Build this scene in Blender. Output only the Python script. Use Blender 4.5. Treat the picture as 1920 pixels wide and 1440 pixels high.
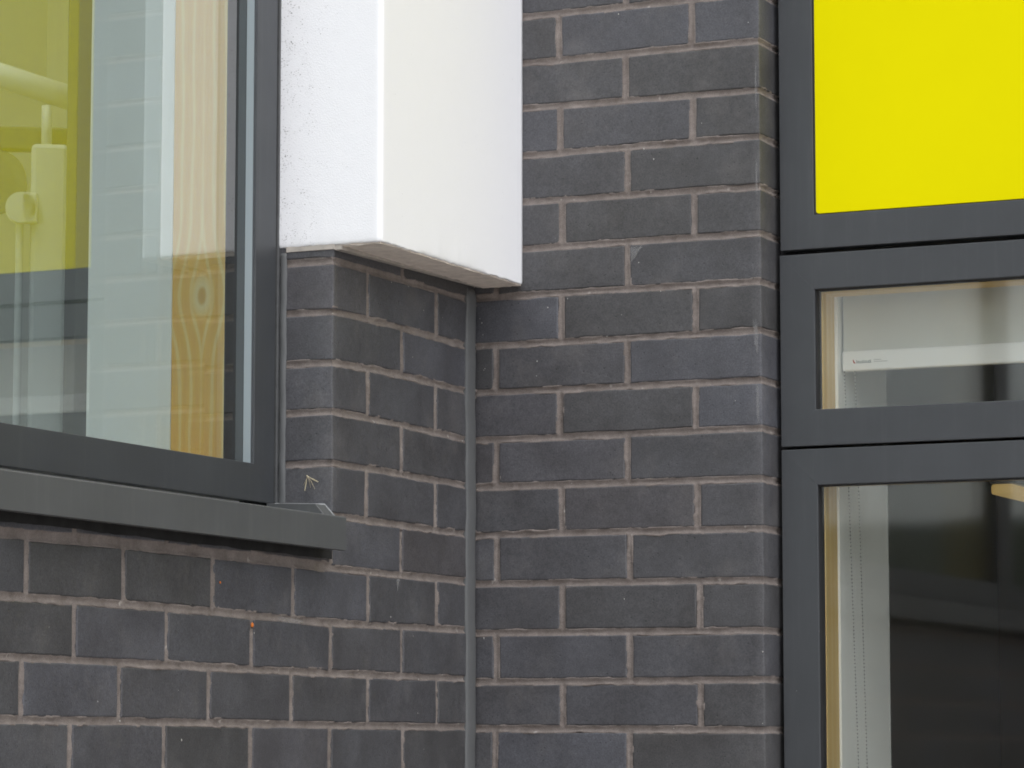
import bpy, bmesh, math, random
import numpy as np
from mathutils import Vector

for o in list(bpy.data.objects):
    bpy.data.objects.remove(o)
random.seed(7)
rng = np.random.default_rng(7)
scn = bpy.context.scene
C = scn.collection
R = math.radians

# ------------------------------------------------------------------ camera
cam_d = bpy.data.cameras.new('camera')
cam_d.sensor_width = 36.0
cam_d.lens = 36.0 * 6157.45 / 1920.0
cam_d.clip_start = 0.05
cam_d.clip_end = 2000
cam = bpy.data.objects.new('camera', cam_d)
C.objects.link(cam)
cam.location = (2.23888, -4.642594, -0.043414)
cam.rotation_euler = (R(90 + 6.47244), R(-0.004), R(25.13708))
scn.camera = cam

# ------------------------------------------------------------------ sky, sun, exposure
SUN_EL, SUN_AZ = 72.0, 138.0          # degrees; azimuth clockwise from +Y
world = bpy.data.worlds.new('World')
scn.world = world
world.use_nodes = True
wn, wl = world.node_tree.nodes, world.node_tree.links
wn.clear()
sky = wn.new('ShaderNodeTexSky')
sky.sky_type = 'NISHITA'
sky.sun_disc = False
sky.sun_elevation = R(SUN_EL)
sky.sun_rotation = R(SUN_AZ)
sky.air_density = 1.0
sky.dust_density = 2.5
sky.ozone_density = 1.0
hsv = wn.new('ShaderNodeHueSaturation')      # overcast: nearly colourless sky
hsv.inputs['Saturation'].default_value = 0.22
bg = wn.new('ShaderNodeBackground')
bg.inputs['Strength'].default_value = 0.15
out = wn.new('ShaderNodeOutputWorld')
wl.new(sky.outputs[0], hsv.inputs['Color'])
wl.new(hsv.outputs[0], bg.inputs['Color'])
wl.new(bg.outputs[0], out.inputs['Surface'])

sun_d = bpy.data.lights.new('sun', 'SUN')
sun_d.energy = 0.55
sun_d.angle = R(90)
sun_d.color = (1.0, 0.985, 0.965)
sun = bpy.data.objects.new('sun', sun_d)
C.objects.link(sun)
sd = Vector((math.sin(R(SUN_AZ)) * math.cos(R(SUN_EL)), math.cos(R(SUN_AZ)) * math.cos(R(SUN_EL)), math.sin(R(SUN_EL))))
sun.rotation_euler = sd.to_track_quat('Z', 'Y').to_euler()
sun.location = sd * 30

scn.view_settings.view_transform = 'Standard'
scn.view_settings.look = 'None'
scn.view_settings.exposure = 1.21
scn.view_settings.gamma = 1.0
scn.view_settings.use_curve_mapping = False
scn.render.engine = 'CYCLES'
scn.cycles.use_denoising = True
scn.cycles.max_bounces = 10
scn.cycles.transparent_max_bounces = 16
scn.cycles.filter_width = 1.8
scn.cycles.sample_clamp_indirect = 4.0

# ------------------------------------------------------------------ helpers: noise
def _hash(ix, iy, iz, seed):
    h = (ix.astype(np.int64) * 374761393 + iy.astype(np.int64) * 668265263 + iz.astype(np.int64) * 2147483647 + seed * 974711)
    h = (h ^ (h >> 13)) * 1274126177
    h = h ^ (h >> 16)
    return (h & 0xffff) / 32767.5 - 1.0

def vnoise(p, scale, seed=0):
    """value noise, p (n,3), result about -1..1"""
    q = np.asarray(p, float) * scale
    i = np.floor(q)
    f = q - i
    f = f * f * (3 - 2 * f)
    i = i.astype(np.int64)
    r = 0
    for dx in (0, 1):
        for dy in (0, 1):
            for dz in (0, 1):
                w = (f[:, 0] if dx else 1 - f[:, 0]) * (f[:, 1] if dy else 1 - f[:, 1]) * (f[:, 2] if dz else 1 - f[:, 2])
                r = r + w * _hash(i[:, 0] + dx, i[:, 1] + dy, i[:, 2] + dz, seed)
    return r

# ------------------------------------------------------------------ helpers: objects
def tag(o, label=None, cat=None, group=None, kind=None):
    if label: o['label'] = label
    if cat: o['category'] = cat
    if group: o['group'] = group
    if kind: o['kind'] = kind
    return o

def empty(name, loc, label=None, cat=None, group=None, kind=None, rz=0.0):
    o = bpy.data.objects.new(name, None)
    o.empty_display_size = 0.05
    C.objects.link(o)
    o.location = loc
    o.rotation_euler = (0, 0, rz)
    return tag(o, label, cat, group, kind)

def link(name, me, mat, parent=None, loc=(0, 0, 0), world=False, smooth=False):
    if mat is not None:
        me.materials.append(mat)
    if smooth:
        me.polygons.foreach_set('use_smooth', [True] * len(me.polygons))
    o = bpy.data.objects.new(name, me)
    C.objects.link(o)
    o.location = loc
    if parent is not None:
        o.parent = parent
        if world:                      # vertices / loc were given in world coordinates
            p = parent
            off = Vector((0, 0, 0))
            while p is not None:
                off += p.location
                p = p.parent
            o.location = Vector(loc) - off
    return o

class MB:
    """collects shapes in one bmesh"""
    def __init__(self):
        self.bm = bmesh.new()
    def box(self, x0, x1, y0, y1, z0, z1, bev=0.0, seg=2):
        b = bmesh.new()
        bmesh.ops.create_cube(b, size=1.0)
        for v in b.verts:
            v.co = Vector(((x0 + x1) / 2 + v.co.x * (x1 - x0), (y0 + y1) / 2 + v.co.y * (y1 - y0), (z0 + z1) / 2 + v.co.z * (z1 - z0)))
        if bev > 0:
            bmesh.ops.bevel(b, geom=b.edges[:], offset=bev, segments=seg, affect='EDGES', profile=0.5)
        return self._merge(b)
    def prism(self, pts, axis, a0, a1, bev=0.0, seg=2):
        """polygon pts (p,q) extruded along axis 'x','y' or 'z' from a0 to a1"""
        b = bmesh.new()
        def mk(p, q, a):
            return {'z': (p, q, a), 'y': (p, a, q), 'x': (a, p, q)}[axis]
        A = [b.verts.new(mk(p, q, a0)) for p, q in pts]
        B = [b.verts.new(mk(p, q, a1)) for p, q in pts]
        n = len(pts)
        b.faces.new(A); b.faces.new(list(reversed(B)))
        for i in range(n):
            b.faces.new((A[i], B[i], B[(i + 1) % n], A[(i + 1) % n]))
        bmesh.ops.recalc_face_normals(b, faces=b.faces[:])
        if bev > 0:
            bmesh.ops.bevel(b, geom=b.edges[:], offset=bev, segments=seg, affect='EDGES', profile=0.5)
        return self._merge(b)
    def tube(self, p0, p1, r0, r1=None, n=14, cap=True):
        r1 = r0 if r1 is None else r1
        p0, p1 = Vector(p0), Vector(p1)
        d = (p1 - p0).normalized()
        a = d.orthogonal().normalized(); c = d.cross(a)
        b = bmesh.new()
        A, B = [], []
        for i in range(n):
            t = 2 * math.pi * i / n
            w = a * math.cos(t) + c * math.sin(t)
            A.append(b.verts.new(p0 + w * r0)); B.append(b.verts.new(p1 + w * r1))
        for i in range(n):
            b.faces.new((A[i], A[(i + 1) % n], B[(i + 1) % n], B[i]))
        if cap:
            b.faces.new(list(reversed(A))); b.faces.new(B)
        return self._merge(b)
    def ball(self, c, r, sub=2, scale=(1, 1, 1)):
        b = bmesh.new()
        bmesh.ops.create_icosphere(b, subdivisions=sub, radius=1.0)
        for v in b.verts:
            v.co = Vector((c[0] + v.co.x * r * scale[0], c[1] + v.co.y * r * scale[1], c[2] + v.co.z * r * scale[2]))
        return self._merge(b)
    def _merge(self, b):
        bmesh.ops.recalc_face_normals(b, faces=b.faces[:])
        me = bpy.data.meshes.new('tmp')
        b.to_mesh(me); b.free()
        self.bm.from_mesh(me)
        bpy.data.meshes.remove(me)
        return self
    def build(self, name, mat, parent=None, world=True, smooth=False, loc=(0, 0, 0)):
        me = bpy.data.meshes.new(name)
        self.bm.to_mesh(me); self.bm.free()
        return link(name, me, mat, parent, loc, world, smooth)

# ------------------------------------------------------------------ helpers: materials
def mat_new(name):
    m = bpy.data.materials.new(name)
    m.use_nodes = True
    return m, m.node_tree.nodes, m.node_tree.links, m.node_tree.nodes['Principled BSDF']

def nn(nodes, kind, **kw):
    n = nodes.new(kind)
    for k, v in kw.items():
        if k in n.inputs: n.inputs[k].default_value = v
        else: setattr(n, k, v)
    return n

def ramp(nodes, stops, interp='LINEAR'):
    r = nodes.new('ShaderNodeValToRGB')
    r.color_ramp.interpolation = interp
    el = r.color_ramp.elements
    while len(el) > 1: el.remove(el[-1])
    el[0].position = stops[0][0]; el[0].color = tuple(stops[0][1]) + (1,)
    for p, c in stops[1:]:
        e = el.new(p); e.color = tuple(c) + (1,)
    return r

def mixc(nodes, links, fac, a, b, mode='MIX'):
    m = nodes.new('ShaderNodeMix'); m.data_type = 'RGBA'; m.blend_type = mode
    for s, v in ((0, fac), (6, a), (7, b)):
        if hasattr(v, 'is_output') or isinstance(v, bpy.types.NodeSocket): links.new(v, m.inputs[s])
        elif s == 0: m.inputs[0].default_value = v
        else: m.inputs[s].default_value = tuple(v) + (1,)
    return m.outputs[2]

def math_n(nodes, links, op, a, b=None, c=None):
    m = nodes.new('ShaderNodeMath'); m.operation = op
    for i, v in enumerate((a, b, c)):
        if v is None: continue
        if isinstance(v, bpy.types.NodeSocket): links.new(v, m.inputs[i])
        else: m.inputs[i].default_value = v
    return m.outputs[0]

def simple(name, col, rough=0.6, var=0.0, scale=40.0, bump=0.0, bscale=400.0, spec=0.5, metal=0.0):
    m, n, l, b = mat_new(name)
    b.inputs['Roughness'].default_value = rough
    b.inputs['Specular IOR Level'].default_value = spec
    b.inputs['Metallic'].default_value = metal
    b.inputs['Base Color'].default_value = tuple(col) + (1,)
    tc = n.new('ShaderNodeTexCoord')
    if var > 0:
        t = nn(n, 'ShaderNodeTexNoise', Scale=scale, Detail=5.0, Roughness=0.6)
        l.new(tc.outputs['Object'], t.inputs['Vector'])
        r = ramp(n, [(0.3, [c * (1 - var) for c in col]), (0.7, [min(1, c * (1 + var)) for c in col])])
        l.new(t.outputs[0], r.inputs[0]); l.new(r.outputs[0], b.inputs['Base Color'])
    if bump > 0:
        t2 = nn(n, 'ShaderNodeTexNoise', Scale=bscale, Detail=4.0, Roughness=0.6)
        l.new(tc.outputs['Object'], t2.inputs['Vector'])
        bp = nn(n, 'ShaderNodeBump', Strength=bump, Distance=0.001)
        l.new(t2.outputs[0], bp.inputs['Height']); l.new(bp.outputs[0], b.inputs['Normal'])
    return m

# brick: dark blue-grey engineering brick; each piece takes its own tone
def make_brick_mat():
    m, n, l, b = mat_new('brick')
    tc = n.new('ShaderNodeTexCoord'); oi = n.new('ShaderNodeObjectInfo')
    off = nn(n, 'ShaderNodeVectorMath', operation='SCALE'); off.inputs[0].default_value = (13.1, 7.7, 21.3)
    l.new(oi.outputs['Random'], off.inputs['Scale'])
    add = nn(n, 'ShaderNodeVectorMath', operation='ADD')
    l.new(tc.outputs['Object'], add.inputs[0]); l.new(off.outputs[0], add.inputs[1])
    vec = add.outputs[0]
    tone = ramp(n, [(0.0, (0.063, 0.062, 0.063)), (0.22, (0.070, 0.070, 0.077)), (0.42, (0.060, 0.059, 0.060)),
                    (0.6, (0.077, 0.078, 0.088)), (0.78, (0.067, 0.066, 0.070)), (0.9, (0.082, 0.084, 0.096)), (1.0, (0.066, 0.061, 0.062))])
    l.new(oi.outputs['Random'], tone.inputs[0])
    big = nn(n, 'ShaderNodeTexNoise', Scale=14.0, Detail=3.0, Roughness=0.55)
    l.new(vec, big.inputs['Vector'])
    c1 = mixc(n, l, 0.42, tone.outputs[0], ramp_out(n, l, big.outputs[0], [(0.25, (0.30, 0.29, 0.28)), (0.75, (0.70, 0.72, 0.75))]), 'OVERLAY')
    fine = nn(n, 'ShaderNodeTexNoise', Scale=420.0, Detail=3.0, Roughness=0.7)
    l.new(vec, fine.inputs['Vector'])
    mid = nn(n, 'ShaderNodeTexNoise', Scale=95.0, Detail=5.0, Roughness=0.75)
    l.new(vec, mid.inputs['Vector'])
    c1 = mixc(n, l, 0.5, c1, ramp_out(n, l, mid.outputs[0], [(0.3, (0.36, 0.36, 0.36)), (0.7, (0.64, 0.64, 0.64))]), 'OVERLAY')
    c2 = mixc(n, l, 0.7, c1, ramp_out(n, l, fine.outputs[0], [(0.3, (0.28, 0.28, 0.28)), (0.7, (0.72, 0.72, 0.72))]), 'OVERLAY')
    # a thin film of mortar dust, brushed over parts of the face
    du = nn(n, 'ShaderNodeTexNoise', Scale=9.0, Detail=6.0, Roughness=0.7)
    l.new(vec, du.inputs['Vector'])
    c2 = mixc(n, l, ramp_out(n, l, du.outputs[0], [(0.52, (0, 0, 0)), (0.78, (0.16, 0.16, 0.16))]), c2, (0.30, 0.28, 0.26))
    # dark burnt specks
    sp = nn(n, 'ShaderNodeTexVoronoi', Scale=110.0)
    l.new(vec, sp.inputs['Vector'])
    spn = nn(n, 'ShaderNodeTexNoise', Scale=30.0, Detail=2.0)
    l.new(vec, spn.inputs['Vector'])
    th = math_n(n, l, 'SUBTRACT', math_n(n, l, 'MULTIPLY', spn.outputs[0], 0.36), sp.outputs['Distance'])
    th = math_n(n, l, 'MULTIPLY', math_n(n, l, 'ADD', th, -0.05), 14.0)
    dk = n.new('ShaderNodeClamp'); l.new(th, dk.inputs[0])
    c3 = mixc(n, l, math_n(n, l, 'MULTIPLY', dk.outputs[0], 0.5), c2, (0.012, 0.012, 0.013))
    # rare pale lime flecks
    wf = nn(n, 'ShaderNodeTexVoronoi', Scale=34.0)
    l.new(vec, wf.inputs['Vector'])
    wsep = n.new('ShaderNodeSeparateColor'); l.new(wf.outputs['Color'], wsep.inputs[0])
    keep = math_n(n, l, 'GREATER_THAN', wsep.outputs[0], 0.90)
    near = math_n(n, l, 'LESS_THAN', wf.outputs['Distance'], 0.035)
    c4 = mixc(n, l, math_n(n, l, 'MULTIPLY', math_n(n, l, 'MULTIPLY', keep, near), 0.8), c3, (0.45, 0.44, 0.42))
    l.new(c4, b.inputs['Base Color'])
    rr = ramp_out(n, l, big.outputs[0], [(0.3, (0.42,) * 3), (0.7, (0.58,) * 3)])
    l.new(rr, b.inputs['Roughness'])
    b.inputs['Specular IOR Level'].default_value = 0.45
    bp = nn(n, 'ShaderNodeBump', Strength=0.35, Distance=0.0006)
    hgt = math_n(n, l, 'SUBTRACT', fine.outputs[0], math_n(n, l, 'MULTIPLY', dk.outputs[0], 1.5))
    l.new(hgt, bp.inputs['Height'])
    bp2 = nn(n, 'ShaderNodeBump', Strength=0.25, Distance=0.004)
    l.new(big.outputs[0], bp2.inputs['Height']); l.new(bp.outputs[0], bp2.inputs['Normal'])
    l.new(bp2.outputs[0], b.inputs['Normal'])
    return m

def ramp_out(n, l, sock, stops):
    r = ramp(n, stops); l.new(sock, r.inputs[0]); return r.outputs[0]

def make_mortar_mat():
    m, n, l, b = mat_new('mortar')
    tc = n.new('ShaderNodeTexCoord')
    t = nn(n, 'ShaderNodeTexNoise', Scale=26.0, Detail=7.0, Roughness=0.72); l.new(tc.outputs['Object'], t.inputs['Vector'])
    g = nn(n, 'ShaderNodeTexNoise', Scale=700.0, Detail=3.0, Roughness=0.7); l.new(tc.outputs['Object'], g.inputs['Vector'])
    base = ramp_out(n, l, t.outputs[0], [(0.25, (0.135, 0.114, 0.103)), (0.5, (0.208, 0.180, 0.165)), (0.75, (0.27, 0.238, 0.220))])
    c = mixc(n, l, 0.6, base, ramp_out(n, l, g.outputs[0], [(0.3, (0.32,) * 3), (0.7, (0.70,) * 3)]), 'OVERLAY')
    # occasional white lime bloom
    w = nn(n, 'ShaderNodeTexNoise', Scale=55.0, Detail=2.0); l.new(tc.outputs['Object'], w.inputs['Vector'])
    c = mixc(n, l, ramp_out(n, l, w.outputs[0], [(0.70, (0, 0, 0)), (0.80, (0.8, 0.8, 0.8))]), c, (0.5, 0.47, 0.44))
    l.new(c, b.inputs['Base Color'])
    b.inputs['Roughness'].default_value = 0.95
    b.inputs['Specular IOR Level'].default_value = 0.2
    bp = nn(n, 'ShaderNodeBump', Strength=0.8, Distance=0.0012)
    l.new(g.outputs[0], bp.inputs['Height']); l.new(bp.outputs[0], b.inputs['Normal'])
    return m

def make_render_mat():
    m, n, l, b = mat_new('white_render')
    tc = n.new('ShaderNodeTexCoord')
    g = nn(n, 'ShaderNodeTexNoise', Scale=420.0, Detail=4.0, Roughness=0.6); l.new(tc.outputs['Object'], g.inputs['Vector'])
    g2 = nn(n, 'ShaderNodeTexNoise', Scale=60.0, Detail=3.0); l.new(tc.outputs['Object'], g2.inputs['Vector'])
    # small open pits of the float finish, each with its own shape
    st = nn(n, 'ShaderNodeMapping'); st.inputs['Scale'].default_value = (1.0, 1.0, 2.4)
    l.new(tc.outputs['Object'], st.inputs['Vector'])
    p = nn(n, 'ShaderNodeTexNoise', Scale=330.0, Detail=2.0, Roughness=0.5); l.new(st.outputs[0], p.inputs['Vector'])
    q = nn(n, 'ShaderNodeTexNoise', Scale=35.0, Detail=2.0, Roughness=0.5); l.new(tc.outputs['Object'], q.inputs['Vector'])
    s = math_n(n, l, 'ADD', p.outputs[0], math_n(n, l, 'MULTIPLY', math_n(n, l, 'ADD', q.outputs[0], -0.5), 0.35))
    # trowelled harder towards the window edge (wear of the surface itself)
    sep = n.new('ShaderNodeSeparateXYZ'); l.new(tc.outputs['Object'], sep.inputs[0])
    edge = nn(n, 'ShaderNodeMapRange', clamp=True)
    edge.inputs['From Min'].default_value = 0.035; edge.inputs['From Max'].default_value = -0.075
    edge.inputs['To Min'].default_value = -0.09; edge.inputs['To Max'].default_value = 0.035
    l.new(sep.outputs[0], edge.inputs['Value'])
    s = math_n(n, l, 'ADD', s, edge.outputs[0])
    pit = ramp_out(n, l, s, [(0.67, (0, 0, 0)), (0.735, (1, 1, 1))])
    c = mixc(n, l, pit, (0.85, 0.858, 0.88), (0.30, 0.30, 0.30))
    c = mixc(n, l, 0.12, c, ramp_out(n, l, g2.outputs[0], [(0.3, (0.44,) * 3), (0.7, (0.56,) * 3)]), 'OVERLAY')
    l.new(c, b.inputs['Base Color'])
    b.inputs['Roughness'].default_value = 0.9
    b.inputs['Specular IOR Level'].default_value = 0.25
    h = math_n(n, l, 'SUBTRACT', g.outputs[0], math_n(n, l, 'MULTIPLY', pit, 0.8))
    bp = nn(n, 'ShaderNodeBump', Strength=0.35, Distance=0.0010)
    l.new(h, bp.inputs['Height']); l.new(bp.outputs[0], b.inputs['Normal'])
    return m

def make_glass(name, tint, refl=(1, 1, 1), ior=1.5, rough=0.0):
    """window glass: the outer skin of a solid pane mirrors (both surfaces' share), light passes straight on"""
    m = bpy.data.materials.new(name); m.use_nodes = True
    n, l = m.node_tree.nodes, m.node_tree.links
    n.clear()
    o = n.new('ShaderNodeOutputMaterial')
    fr = nn(n, 'ShaderNodeFresnel', IOR=ior)
    geo = n.new('ShaderNodeNewGeometry')
    two = math_n(n, l, 'DIVIDE', math_n(n, l, 'MULTIPLY', fr.outputs[0], 2.0), math_n(n, l, 'ADD', fr.outputs[0], 1.0))
    f = math_n(n, l, 'MULTIPLY', two, math_n(n, l, 'SUBTRACT', 1.0, geo.outputs['Backfacing']))
    tr = n.new('ShaderNodeBsdfTransparent')
    tcol = mixc(n, l, geo.outputs['Backfacing'], tint, (1, 1, 1))
    l.new(tcol, tr.inputs['Color'])
    gl = nn(n, 'ShaderNodeBsdfGlossy', Roughness=rough); gl.inputs['Color'].default_value = tuple(refl) + (1,)
    mx = n.new('ShaderNodeMixShader')
    l.new(f, mx.inputs[0]); l.new(tr.outputs[0], mx.inputs[1]); l.new(gl.outputs[0], mx.inputs[2])
    l.new(mx.outputs[0], o.inputs['Surface'])
    return m

def make_timber(name, axis, knot=None, pale=0.0):
    """pine: growth lines along z, bulging round a knot. axis: which object axis runs across the board"""
    m, n, l, b = mat_new(name)
    tc = n.new('ShaderNodeTexCoord')
    sep = n.new('ShaderNodeSeparateXYZ'); l.new(tc.outputs['Object'], sep.inputs[0])
    ac, z = sep.outputs[axis], sep.outputs[2]
    kx, kz = knot if knot else (0.0, -5.0)
    dx = math_n(n, l, 'SUBTRACT', ac, kx)
    dz = math_n(n, l, 'SUBTRACT', z, kz)
    e = math_n(n, l, 'EXPONENT', math_n(n, l, 'MULTIPLY', math_n(n, l, 'POWER', math_n(n, l, 'DIVIDE', dz, 0.062), 2.0), -1.0))
    nz = nn(n, 'ShaderNodeTexNoise', Scale=1.0, Detail=2.0)
    mp = nn(n, 'ShaderNodeMapping'); mp.inputs['Scale'].default_value = (25, 25, 5)
    l.new(tc.outputs['Object'], mp.inputs['Vector']); l.new(mp.outputs[0], nz.inputs['Vector'])
    f = math_n(n, l, 'SUBTRACT', math_n(n, l, 'ABSOLUTE', dx), math_n(n, l, 'MULTIPLY', e, 0.020))
    f = math_n(n, l, 'ADD', f, math_n(n, l, 'MULTIPLY', nz.outputs[0], 0.012))
    w = math_n(n, l, 'SINE', math_n(n, l, 'MULTIPLY', f, 330.0))
    w = math_n(n, l, 'MULTIPLY_ADD', w, 0.5, 0.5)
    grain = nn(n, 'ShaderNodeTexNoise', Scale=1.0, Detail=4.0)
    mp2 = nn(n, 'ShaderNodeMapping'); mp2.inputs['Scale'].default_value = (600, 600, 25)
    l.new(tc.outputs['Object'], mp2.inputs['Vector']); l.new(mp2.outputs[0], grain.inputs['Vector'])
    c = ramp_out(n, l, w, [(0.0, (0.76, 0.45, 0.085)), (0.72, (0.78, 0.48, 0.10)), (0.98, (0.80, 0.59, 0.22))])
    c = mixc(n, l, 0.35, c, ramp_out(n, l, grain.outputs[0], [(0.3, (0.36,) * 3), (0.7, (0.62,) * 3)]), 'OVERLAY')
    # knot: brown heart inside a pale ring
    kd = math_n(n, l, 'SQRT', math_n(n, l, 'ADD', math_n(n, l, 'POWER', dx, 2.0), math_n(n, l, 'POWER', math_n(n, l, 'MULTIPLY', dz, 0.55), 2.0)))
    ring = ramp_out(n, l, math_n(n, l, 'MULTIPLY', kd, 40.0), [(0.0, (0.58, 0.35, 0.09)), (0.22, (0.64, 0.41, 0.11)), (0.36, (0.77, 0.63, 0.32)), (0.62, (0.79, 0.58, 0.22)), (0.85, (0.77, 0.46, 0.09))])
    inside = ramp_out(n, l, math_n(n, l, 'MULTIPLY', kd, 40.0), [(0.6, (1, 1, 1)), (0.85, (0, 0, 0))])
    c = mixc(n, l, inside, c, ring)
    c = mixc(n, l, pale, c, (0.55, 0.44, 0.25))
    l.new(c, b.inputs['Base Color'])
    b.inputs['Roughness'].default_value = 0.5
    return m

def weathered(name, col, rough, runs, flecks):
    m = simple(name, col, rough, var=0.08, scale=9, bump=0.10, bscale=1300)
    n, l = m.node_tree.nodes, m.node_tree.links
    b = n['Principled BSDF']
    src = b.inputs['Base Color'].links[0].from_socket
    tc = n.new('ShaderNodeTexCoord')
    mp = nn(n, 'ShaderNodeMapping'); mp.inputs['Scale'].default_value = (90, 90, 5)
    l.new(tc.outputs['Object'], mp.inputs['Vector'])
    t = nn(n, 'ShaderNodeTexNoise', Scale=1.0, Detail=5.0, Roughness=0.65); l.new(mp.outputs[0], t.inputs['Vector'])
    f = ramp_out(n, l, t.outputs[0], [(0.52, (0, 0, 0)), (0.75, (runs,) * 3)])
    c = mixc(n, l, f, src, (0.24, 0.24, 0.235))
    v = nn(n, 'ShaderNodeTexVoronoi', Scale=55.0); l.new(tc.outputs['Object'], v.inputs['Vector'])
    sp = n.new('ShaderNodeSeparateColor'); l.new(v.outputs['Color'], sp.inputs[0])
    k = math_n(n, l, 'MULTIPLY', math_n(n, l, 'GREATER_THAN', sp.outputs[0], flecks), math_n(n, l, 'LESS_THAN', v.outputs['Distance'], 0.05))
    c = mixc(n, l, math_n(n, l, 'MULTIPLY', k, 0.6), c, (0.4, 0.4, 0.39))
    g = nn(n, 'ShaderNodeTexNoise', Scale=5.0, Detail=4.0); l.new(tc.outputs['Object'], g.inputs['Vector'])
    l.new(ramp_out(n, l, g.outputs[0], [(0.3, (rough - 0.07,) * 3), (0.7, (rough + 0.08,) * 3)]), b.inputs['Roughness'])
    l.new(c, b.inputs['Base Color'])
    return m

M = {}
M['brick'] = make_brick_mat()
M['mortar'] = make_mortar_mat()
M['render'] = make_render_mat()
M['frame'] = weathered('grey_powder_coat', (0.051, 0.055, 0.060), 0.42, 0.05, 0.93)
M['sill'] = weathered('grey_sill_coat', (0.080, 0.084, 0.086), 0.5, 0.08, 0.93)
M['yellow'] = simple('yellow_panel', (0.76, 0.69, 0.0), 0.5, var=0.015, scale=3, bump=0.05, bscale=700, spec=0.04)
M['black'] = simple('black_gasket', (0.012, 0.012, 0.013), 0.7)
M['sealant'] = simple('grey_sealant', (0.112, 0.116, 0.118), 0.55, var=0.06, scale=30, bump=0.2, bscale=120, spec=0.35)
M['pale_sealant'] = simple('pale_sealant', (0.26, 0.27, 0.275), 0.5)
M['sealant_dark'] = simple('dark_sealant', (0.085, 0.088, 0.09), 0.5, var=0.15, scale=60, bump=0.3, bscale=150)
M['bead'] = simple('pale_glazing_strip', (0.27, 0.315, 0.335), 0.4)
M['stopbead'] = simple('grey_stop_bead', (0.42, 0.385, 0.345), 0.7, var=0.15, scale=50)
M['basecoat'] = simple('unpainted_base_coat', (0.70, 0.63, 0.565), 0.95, var=0.14, scale=55, bump=0.6, bscale=500)
M['sill_shade'] = simple('black_sill_shade', (0.028, 0.028, 0.028), 0.8, var=0.3, scale=40, spec=0.2)  # shade under the sill, put into a strip's colour
M['plaster'] = simple('plaster', (0.80, 0.81, 0.79), 0.8, var=0.03, scale=6)
M['timber'] = make_timber('pine_window_lining', 0, knot=(-0.1785, 0.622))
M['timber_r'] = make_timber('pine_lining', 1, pale=0.55)
M['glass_l'] = make_glass('clear_glass', (0.93, 0.98, 0.972), ior=1.68, rough=0.012)
M['glass_r'] = make_glass('clear_glass_yard', (0.95, 0.96, 0.945), ior=1.43, rough=0.035)
M['fabric'] = simple('blind_fabric', (0.54, 0.545, 0.50), 0.9, var=0.03, scale=20, bump=0.3, bscale=1200)
M['white_bar'] = simple('white_plastic', (0.78, 0.79, 0.78), 0.45)
M['chain'] = simple('steel_beads', (0.22, 0.22, 0.215), 0.35, metal=0.3)
M['ink'] = simple('dark_green_ink', (0.03, 0.075, 0.065), 0.6)
M['ink_pale'] = simple('grey_ink', (0.16, 0.18, 0.18), 0.6)
M['red'] = simple('red_ink', (0.45, 0.05, 0.03), 0.6)
M['metal'] = simple('pale_painted_metal', (0.66, 0.68, 0.66), 0.4)
M['metal_dark'] = simple('grey_painted_metal', (0.16, 0.17, 0.17), 0.45)
M['room'] = simple('room_wall', (0.26, 0.215, 0.165), 0.85, var=0.04, scale=2)
M['room_light'] = simple('pale_room_wall', (0.84, 0.85, 0.83), 0.85, var=0.02, scale=2)
M['room_floor'] = simple('room_carpet', (0.13, 0.128, 0.12), 0.95, var=0.2, scale=60)
M['ceiling'] = simple('ceiling_board', (0.75, 0.75, 0.74), 0.9)
M['ground'] = simple('paving', (0.42, 0.39, 0.365), 0.9, var=0.15, scale=1.5, bump=0.4, bscale=120)
M['hedge'] = simple('hedge_leaf', (0.045, 0.055, 0.03), 0.7, var=0.3, scale=3)
M['cladding'] = simple('grey_cladding', (0.20, 0.20, 0.205), 0.6, var=0.05, scale=1)
M['steel'] = simple('dark_grey_steel', (0.17, 0.17, 0.165), 0.6)
M['dark_metal'] = simple('dark_metal', (0.03, 0.03, 0.03), 0.5)
M['orange'] = simple('orange_shell', (0.65, 0.17, 0.015), 0.35)
M['straw'] = simple('straw_wing', (0.50, 0.44, 0.30), 0.5)
M['splash'] = simple('lime_splash', (0.38, 0.37, 0.35), 0.9)
M['pale_leg'] = simple('pale_leg', (0.42, 0.36, 0.25), 0.6)

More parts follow.
